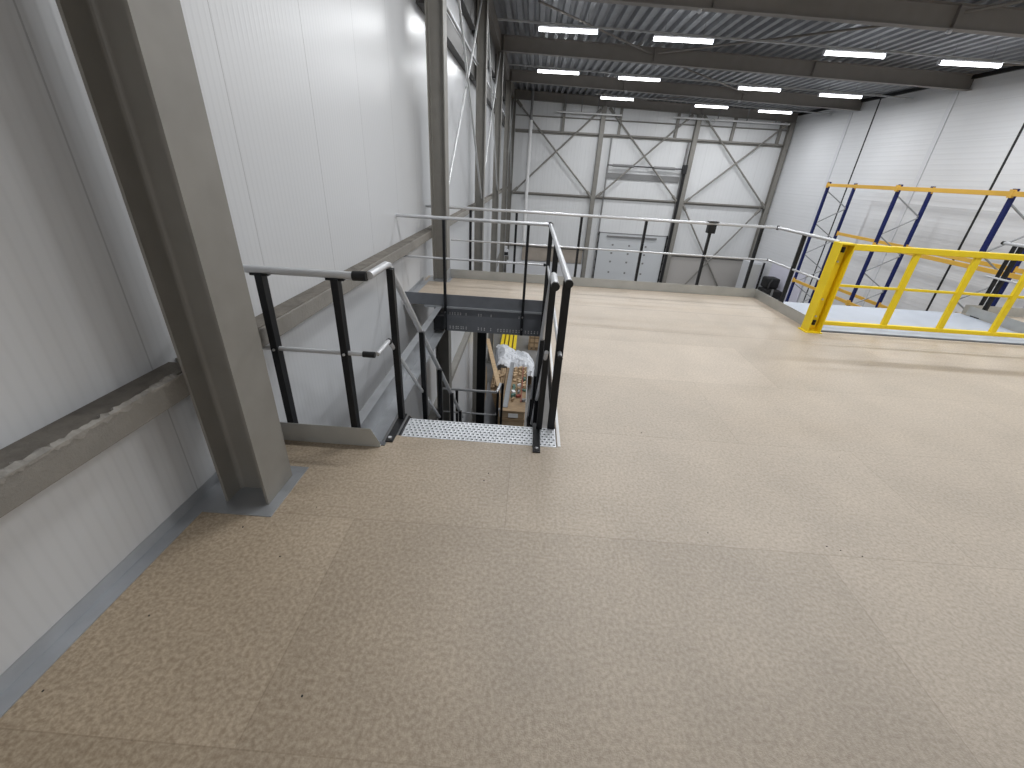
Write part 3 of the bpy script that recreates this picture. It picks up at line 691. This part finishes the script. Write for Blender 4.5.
for x in (0.815, 1.795):
    q = part(MB().box(x - 0.025, x + 0.025, 2.245, 2.60, 0.0, 0.008), 'foot_plate', black, t)
    part(MB().tube([(x, 2.275, 0.008), (x, 2.275, 0.02)], 0.013, 8), 'bolt', bolt_m, q)
def hr(x, y0, z): return [(x, y0, z), (x, 2.52, z), (x, 2.565, z - 0.012), (x, 2.60, z - 0.05), (x, 5.50, z - 0.05 - 2.9 * 0.985)]
part(MB().tube(hr(0.80, 2.235, 1.10), 0.0215), 'handrail', tube_m, t)
part(MB().tube(hr(1.81, 2.27, 1.10), 0.0215), 'handrail', tube_m, t)
part(MB().tube([(1.81, 2.25, 1.10), (1.81, 2.275, 1.10)], 0.024), 'end_cap', rubber, t)
part(MB().tube([(0.80, 2.24, 0.635), (0.80, 2.45, 0.635)], 0.0135), 'mid_rail', tube_m, t)
part(MB().ball((0.80, 2.46, 0.63), 0.021), 'connector', rubber, t)
part(MB().tube([(0.80, 2.46, 0.63), (0.80, 5.5, 0.63 - 3.04 * 1.02)], 0.0135), 'mid_rail', tube_m, t)
part(MB().tube([(1.81, 2.46, 0.63), (1.81, 5.5, 0.63 - 3.04 * 1.02)], 0.0135), 'mid_rail', tube_m, t)
for x in (0.815, 1.815):
    for y in (2.545, 3.22, 3.88, 4.53, 5.18):
        zt = 1.075 if y < 2.6 else 1.05 - (y - 2.6) * 0.985 - 0.02
        zbm = 0.0 if y < 2.6 else zt - 1.05
        q = part(MB().box(x - 0.02, x + 0.02, y - 0.02, y + 0.025, zbm, zt), 'post', black, t, 0.003)
# landing half way down
t = thing('stair_landing', 'steel stair landing half way down with black posts', 'landing', (1.1, 6.0, -3.0))
part(MB().box(0.3, 1.9, 5.52, 6.62, -3.03, -3.0), 'platform', zinc_shaded, t)
part(MB().tube([(0.27, 6.6, -1.93), (1.24, 6.6, -1.93)], 0.0215), 'handrail', tube_m, t)
part(MB().tube([(1.24, 6.6, -1.93), (1.27, 6.72, -1.92), (1.29, 6.92, -1.92), (1.30, 7.3, -2.3)], 0.024), 'handrail', tube_m, t)
part(MB().tube([(0.27, 6.6, -2.41), (1.24, 6.6, -2.41)], 0.0135), 'mid_rail', tube_m, t)
part(MB().tube([(1.24, 6.6, -2.41), (1.29, 6.85, -2.41), (1.30, 7.2, -2.8)], 0.015), 'mid_rail', tube_m, t)
for x, y in ((0.52, 6.63), (1.27, 6.63), (1.33, 7.0), (1.87, 6.60)):
    part(MB().box(x - 0.022, x + 0.022, y - 0.022, y + 0.022, -4.0 if y > 6.7 else -3.0, -1.95 if y < 6.9 else -1.95 - (y - 7) * 1.0), 'post', black, t)
for x, y in ((0.35, 5.6), (1.85, 5.6), (0.35, 6.55), (1.85, 6.55)):
    part(MB().box(x - 0.04, x + 0.04, y - 0.04, y + 0.04, G, -3.03), 'leg', black, t)

# ------------------------------------------------------------------ pallet racking on the right
RX0, RX1 = 13.45, 14.48; RT = 1.84
t = thing('pallet_rack', 'tall pallet rack with blue frames and orange beams by the right wall', 'pallet rack', (13.9, 13.5, G))
fy = [19.12, 15.48, 11.85, 8.22]
for k, y in enumerate(fy):
    fr = MB()
    base = part(MB().box(RX0 - 0.05, RX0 + 0.05, y - 0.05, y + 0.05, G, G + 0.01), 'frame', blue, t)
    for x in (RX0, RX1):
        part(MB().prism([(-0.05, -0.04), (0.05, -0.04), (0.05, 0.04), (0.035, 0.04), (0.035, -0.026), (-0.035, -0.026), (-0.035, 0.04), (-0.05, 0.04)], (x, y, G), (0, 1, 0), (1, 0, 0), (0, 0, RT - G + 0.06)), 'post', blue, base)
    z = G + 0.15; s = 0; br = MB()
    while z + 0.62 < RT:
        a, b = (RX0, RX1) if s == 0 else (RX1, RX0)
        br.bar((a, y, z), (b, y, z + 0.62), 0.03, 0.04, (0, 1, 0)); z += 0.62; s ^= 1
    br.bar((RX0, y, G + 0.1), (RX1, y, G + 0.1), 0.03, 0.04, (0, 1, 0))
    part(br, 'bracing', zinc, base)
def beam(x, ya, yb, z, lip=True):
    q = MB().box(x - 0.025, x + 0.025, yb + 0.05, ya - 0.05, z - 0.11, z)
    o = part(q, 'beam', orange, t, 0.004)
    part(MB().box(x - 0.035, x + 0.035, ya - 0.055, ya + 0.0, z - 0.15, z + 0.04), 'end_plate', orange, o)
    part(MB().box(x - 0.035, x + 0.035, yb, yb + 0.055, z - 0.15, z + 0.04), 'end_plate', orange, o)
for k in range(3):
    a, b = fy[k], fy[k + 1]
    for x in (RX0 - 0.06, RX1 + 0.0): beam(x, a, b, RT)
    for x in ((RX1,) if k == 0 else (RX0 - 0.06, RX1)): beam(x, a, b, 0.07)
    for x in (RX0 - 0.06, RX1): beam(x, a, b, -1.95)
    for x in (RX0 - 0.06, RX1): beam(x, a, b, -3.95)

# ------------------------------------------------------------------ ground level, right corner
t = thing('cabinet', 'pale cabinet on the ground floor by the far right corner', 'cabinet', (14.6, 25.0, G))
part(MB().box(14.2, 15.0, 24.9, 25.7, G, -2.3), 'body', whitebox, t)
part(MB().box(14.22, 14.9, 24.87, 24.9, G + 0.1, -2.4), 'door', mat('off_white_door', (0.52, 0.52, 0.5), 0.5), t)
part(MB().box(14.98, 15.06, 24.82, 24.9, G, -2.28), 'edge_post', rubber, t)
t = thing('machine', 'black machine on the ground floor in front of the far right corner', 'machine', (14.75, 22.9, G))
part(MB().box(14.3, 15.1, 22.4, 23.4, G, -3.3), 'base', rubber, t, 0.03)
part(MB().box(14.45, 15.1, 22.9, 23.6, -3.3, -2.75), 'hood', rubber, t, 0.08)
part(MB().box(14.5, 14.6, 22.36, 22.4, -3.7, -3.2), 'panel', dim_grey, t)
part(MB().tube([(14.35, 22.5, -3.3), (14.35, 22.5, -2.9), (14.6, 22.8, -2.8)], 0.04, 8), 'handle', rubber, t)

tag(MB().box(XW - 0.08, XW - 0.032, 21.4, 24.6, G, -2.2).build('wall_board', mat('pale_lavender_board', (0.70, 0.69, 0.80), 0.5)), 'pale lavender board against the right wall behind the black machine', 'board')
# ------------------------------------------------------------------ ground level, things seen through the stair opening
def pallet(t, x, y, z, wx=1.2, wy=0.8):
    q = MB()
    for i in range(5): a = y + (wy - 0.1) * i / 4; q.box(x, x + wx, a, a + 0.1, z + 0.12, z + 0.144)
    for i in range(3): a = y + (wy - 0.1) * i / 2; q.box(x, x + wx, a, a + 0.1, z, z + 0.022)
    for i in range(3):
        for j in range(3):
            a = x + (wx - 0.14) * i / 2; b = y + (wy - 0.1) * j / 2; q.box(a, a + 0.14, b, b + 0.1, z + 0.022, z + 0.12)
    part(q, 'pallet', wood_d, t)
# the long stack with a paper label on its front
t = thing('board_stack', 'long stack of brown boards with a white paper label on its end, below the stair', 'board stack', (1.5, 12.5, G))
ST = -4.9
for i in range(3):
    pallet(t, 1.14, 11.02 + 1.1 * i, G, 0.72, 1.0)
k = 0; z = G + 0.15
while z < ST - 0.02:
    h = 0.13 if k % 2 else 0.21
    h = min(h, ST - z)
    part(MB().box(1.16 - 0.03 * (k % 2), 1.85 + 0.02 * (k % 2), 11.0 - 0.03 * (k % 2), 14.1, z, z + h - 0.015), 'board', wood_d if k % 2 else card, t)
    z += h; k += 1
part(MB().box(1.36, 1.66, 10.955, 10.965, ST - 0.24, ST - 0.10), 'label', paper, t)
t = thing('crate', 'narrow open timber crate left of the labelled board stack', 'crate', (1.05, 11.8, G))
for a in ((0.98, 1.10, 11.1, 11.13), (0.98, 1.10, 12.57, 12.6), (0.98, 1.0, 11.13, 12.57), (1.08, 1.10, 11.13, 12.57)):
    part(MB().box(*a, G, G + 0.92), 'side', wood, t)
part(MB().box(1.0, 1.08, 11.13, 12.57, G, G + 0.8), 'filling', wood_d, t)
t = thing('steel_profile', 'long pale grey steel channel lying on the labelled board stack', 'steel profile', (1.25, 11.2, ST))
part(MB().prism([(-0.075, 0), (0.075, 0), (0.075, 0.05), (0.065, 0.05), (0.065, 0.008), (-0.065, 0.008), (-0.065, 0.05), (-0.075, 0.05)], (1.25, 11.15, ST), (1, 0, 0), (0, 0, 1), (0.07, 3.4, 0.0)), 'channel', zinc, t)
rnd = random.Random(3)
# loose pieces on top of the stack
c = 0
for j in range(11):
    for i in range(3):
        x = 1.46 + 0.17 * i; y = 11.62 + 0.235 * j
        if rnd.random() < 0.16: continue
        L = rnd.uniform(0.12, 0.2); a = rnd.uniform(0.3, 2.8); dx, dy = math.cos(a) * L / 2.4, math.sin(a) * L / 2
        kk = rnd.random(); hgt = rnd.uniform(0.03, 0.12)
        mt_ = wood if kk < 0.45 else wood_d if kk < 0.62 else green if kk < 0.72 else red if kk < 0.8 else paper if kk < 0.9 else dim_grey
        q = MB().bar((x - dx, y - dy, ST + hgt / 2), (x + dx, y + dy, ST + hgt / 2), rnd.uniform(0.05, 0.10), hgt)
        tag(q.build('offcut', mt_), {wood: 'small pale timber offcut', wood_d: 'small brown timber offcut', green: 'small green plastic piece', red: 'small dark red piece', paper: 'small white piece', dim_grey: 'small grey piece'}[mt_] + ' lying on top of the labelled board stack', 'offcut', 'offcuts on top of the labelled stack')
for x, lb, mt_ in ((1.72, 'thin dark red rod lying over the offcuts on the stack', red), (1.88, 'thin pale rod lying over the offcuts on the stack, further right', pipe_m)):
    tag(MB().tube([(x, 11.3, ST + 0.14), (x + 0.02, 13.9, ST + 0.16)], 0.013, 8).build('rod', mt_), lb, 'rod')
# bundle of pale timber left of the stack
t = thing('timber_bin', 'low timber bin full of pale timber left of the labelled stack', 'bin', (0.9, 13.8, G))
part(MB().box(0.62, 1.10, 12.95, 14.6, G, G + 0.08), 'bottom', wood_d, t)
for a in ((0.60, 1.11, 12.9, 12.95), (0.60, 1.11, 14.6, 14.65), (0.60, 0.62, 12.95, 14.6), (1.09, 1.11, 12.95, 14.6)): part(MB().box(*a, G, G + 0.7), 'side', wood_d, t)
part(MB().box(0.63, 1.08, 12.97, 14.58, G + 0.08, G + 0.70), 'filling', wood_d, t)
for i in range(6):
    x = 0.66 + 0.078 * i; o1 = rnd.uniform(-0.15, 0.15); top_ = G + 0.72 + rnd.uniform(0.0, 0.06)
    q = MB().bar((x, 12.98 + abs(o1), top_ + 0.02), (x + rnd.uniform(-0.02, 0.02), 14.5 + o1, top_ + 0.05), 0.055, 0.03)
    tag(q.build('timber_batten', wood if i % 3 else wood_d), 'pale timber batten lying in the bin left of the labelled stack', 'timber', 'battens in the timber bin')
for i in range(3):
    y = 13.2 + 0.45 * i
    tag(MB().bar((0.66, y, G + 0.83), (1.06, y + (0.3 if i % 2 else -0.2), G + 0.84), 0.07, 0.025).build('timber_batten', wood), 'pale batten lying crosswise over the timber bin', 'timber', 'crosswise battens over the timber bin')
def slab(x0, y0, x1, y1, z0, lean, h, th, name, m_, lb, cat):
    q = MB(); d = Vector((x1 - x0, y1 - y0, 0)); nrm = Vector((-d.y, d.x, 0)).normalized() * lean
    A = [Vector((x0, y0, z0)), Vector((x1, y1, z0)), Vector((x1, y1, z0 + h)) + nrm, Vector((x0, y0, z0 + h)) + nrm]
    tt = d.cross(A[3] - A[0]).normalized() * th
    q.add(A + [p + tt for p in A], [(0, 1, 2, 3), (4, 7, 6, 5), (0, 4, 5, 1), (1, 5, 6, 2), (2, 6, 7, 3), (3, 7, 4, 0)])
    return tag(q.build(name, m_), lb, cat)
slab(0.94, 10.1, 0.86, 12.7, G, 0.30, 1.15, 0.02, 'leaning_sheet', zinc_shaded, 'grey sheet standing on edge left of the board stack', 'sheet')
tag(MB().bar((0.93, 12.8, G + 0.95), (0.22, 15.8, G + 1.5), 0.15, 0.05).build('long_plank', wood), 'long pale plank lying left of the timber bin', 'plank')
tag(MB().bar((0.50, 12.9, G + 0.05), (0.12, 16.2, G + 0.06), 0.1, 0.05).build('long_plank', wood_d), 'long brown plank lying beside the pale one', 'plank')
# crumpled white plastic sheet
q = MB(); nu, nv = 24, 20; P = {}
CA, CB, CC, CD = Vector((0.42, 17.3)), Vector((2.2, 15.5)), Vector((2.2, 14.15)), Vector((0.72, 14.85))
for i in range(nu):
    for j in range(nv):
        u, v = i / (nu - 1), j / (nv - 1)
        p2 = (CD * (1 - u) + CC * u) * (1 - v) + (CA * (1 - u) + CB * u) * v
        edge = min(u, v, 1 - u, 1 - v)
        z = -5.2 + min(edge * 6, 1) * 0.2 + 0.10 * math.sin(u * 9 + v * 5) * math.cos(v * 7 - u * 3) + rnd.uniform(-0.03, 0.03) - (0.55 if edge == 0 and v > 0 else 0)
        P[i, j] = (p2.x + rnd.uniform(-.03, .03), p2.y + rnd.uniform(-.04, .04), z)
vs = [P[i, j] for i in range(nu) for j in range(nv)]
fs = [(i * nv + j, (i + 1) * nv + j, (i + 1) * nv + j + 1, i * nv + j + 1) for i in range(nu - 1) for j in range(nv - 1)]
q.add(vs, fs); o = q.build('plastic_sheet', sheetw); sd = o.modifiers.new('solid', 'SOLIDIFY'); sd.thickness = 0.01
tag(o, 'crumpled white plastic sheeting heaped behind the labelled stack', 'plastic sheet')
t = thing('pallet_stack', 'low pallet stack hidden under the white plastic sheeting', 'pallet stack', (1.5, 15.3, G))
for i in range(3): pallet(t, 1.0, 14.95, G + 0.15 * i, 1.1, 0.55)
# yellow beams, box behind
for i in range(4):
    x = 0.60 + i * 0.2
    tag(MB().box(x, x + 0.14, 17.9, 21.0, G, G + 0.3).build('yellow_beam', yellow, bevel=0.01), '%s yellow steel beam on the ground beyond the plastic sheet' % ['leftmost', 'second from the left', 'third from the left', 'rightmost'][i], 'beam', 'yellow beams on the ground')
t = thing('wooden_box', 'slatted wooden box standing on the ground beyond the plastic sheet', 'wooden box', (2.15, 18.9, G))
pallet(t, 1.92, 18.6, G, 0.55, 0.6)
for i in range(3):
    z = G + 0.16 + i * 0.24
    part(MB().box(1.94, 2.45, 18.62, 18.66, z, z + 0.15), 'slat', wood, t)
    part(MB().box(1.94, 2.45, 19.14, 19.18, z, z + 0.15), 'slat', wood, t)
    part(MB().box(1.93, 1.94, 18.62, 19.18, z, z + 0.15), 'slat', wood, t)
for x in (1.95, 2.17, 2.39): part(MB().box(x, x + 0.06, 18.6, 18.62, G + 0.14, G + 0.85), 'slat', wood_d, t)
part(MB().box(1.96, 2.43, 18.68, 19.1, G + 0.15, G + 0.75), 'content', card, t)
# supports of the deck
for x, y, lb in ((2.35, 6.6, 'behind the stair opening'), (5.3, 6.8, 'at the far right deck corner'), (5.3, 2.0, 'under the middle of the deck'), (2.35, 1.8, 'under the deck near the stair head'), (9.5, 2.0, 'under the right part of the deck'), (0.91, 7.08, 'just outside the far edge of the deck')):
    t = thing('mezzanine_post', 'black square steel post carrying the deck, ' + lb, 'post', (x, y, G), 'posts under the deck')
    part(MB().box(x - 0.08, x + 0.08, y - 0.06, y + 0.06, G, -0.34), 'shaft', black, t)
    part(MB().box(x - 0.15, x + 0.15, y - 0.15, y + 0.15, G, G + 0.015), 'base_plate', black, t)
for y, lb in ((6.6, 'behind the stair opening'), (1.9, 'in front of the stair opening')):
    tag(MB().box(0.42, 13.9 if y < 3 else 5.38, y, y + 0.07, -0.34, -0.04).build('mezzanine_beam', zinc_shaded), 'steel beam carrying the deck ' + lb, 'beam')
# small debris on the deck
q = MB(); rr = random.Random(5)
pts = [(1.5, 2.0), (1.48, 1.93), (0.98, 0.75), (2.5, 2.62), (2.56, 2.58), (3.3, 1.62), (3.36, 1.6), (3.45, 1.57), (2.62, 1.72), (2.7, 1.65), (1.62, 3.1), (0.6, 1.3), (0.62, 1.62), (2.3, 2.9), (3.9, 2.45), (3.1, 0.4), (2.02, 3.5), (0.25, 0.98), (0.12, 0.7), (0.33, 1.45)]
for x, y in pts:
    q.box(x, x + rr.uniform(0.002, 0.007), y, y + rr.uniform(0.002, 0.006), 0, 0.003)
tag(q.build('debris', rubber), 'tiny dark chips and screws scattered over the chipboard deck', 'debris', None, 'stuff')
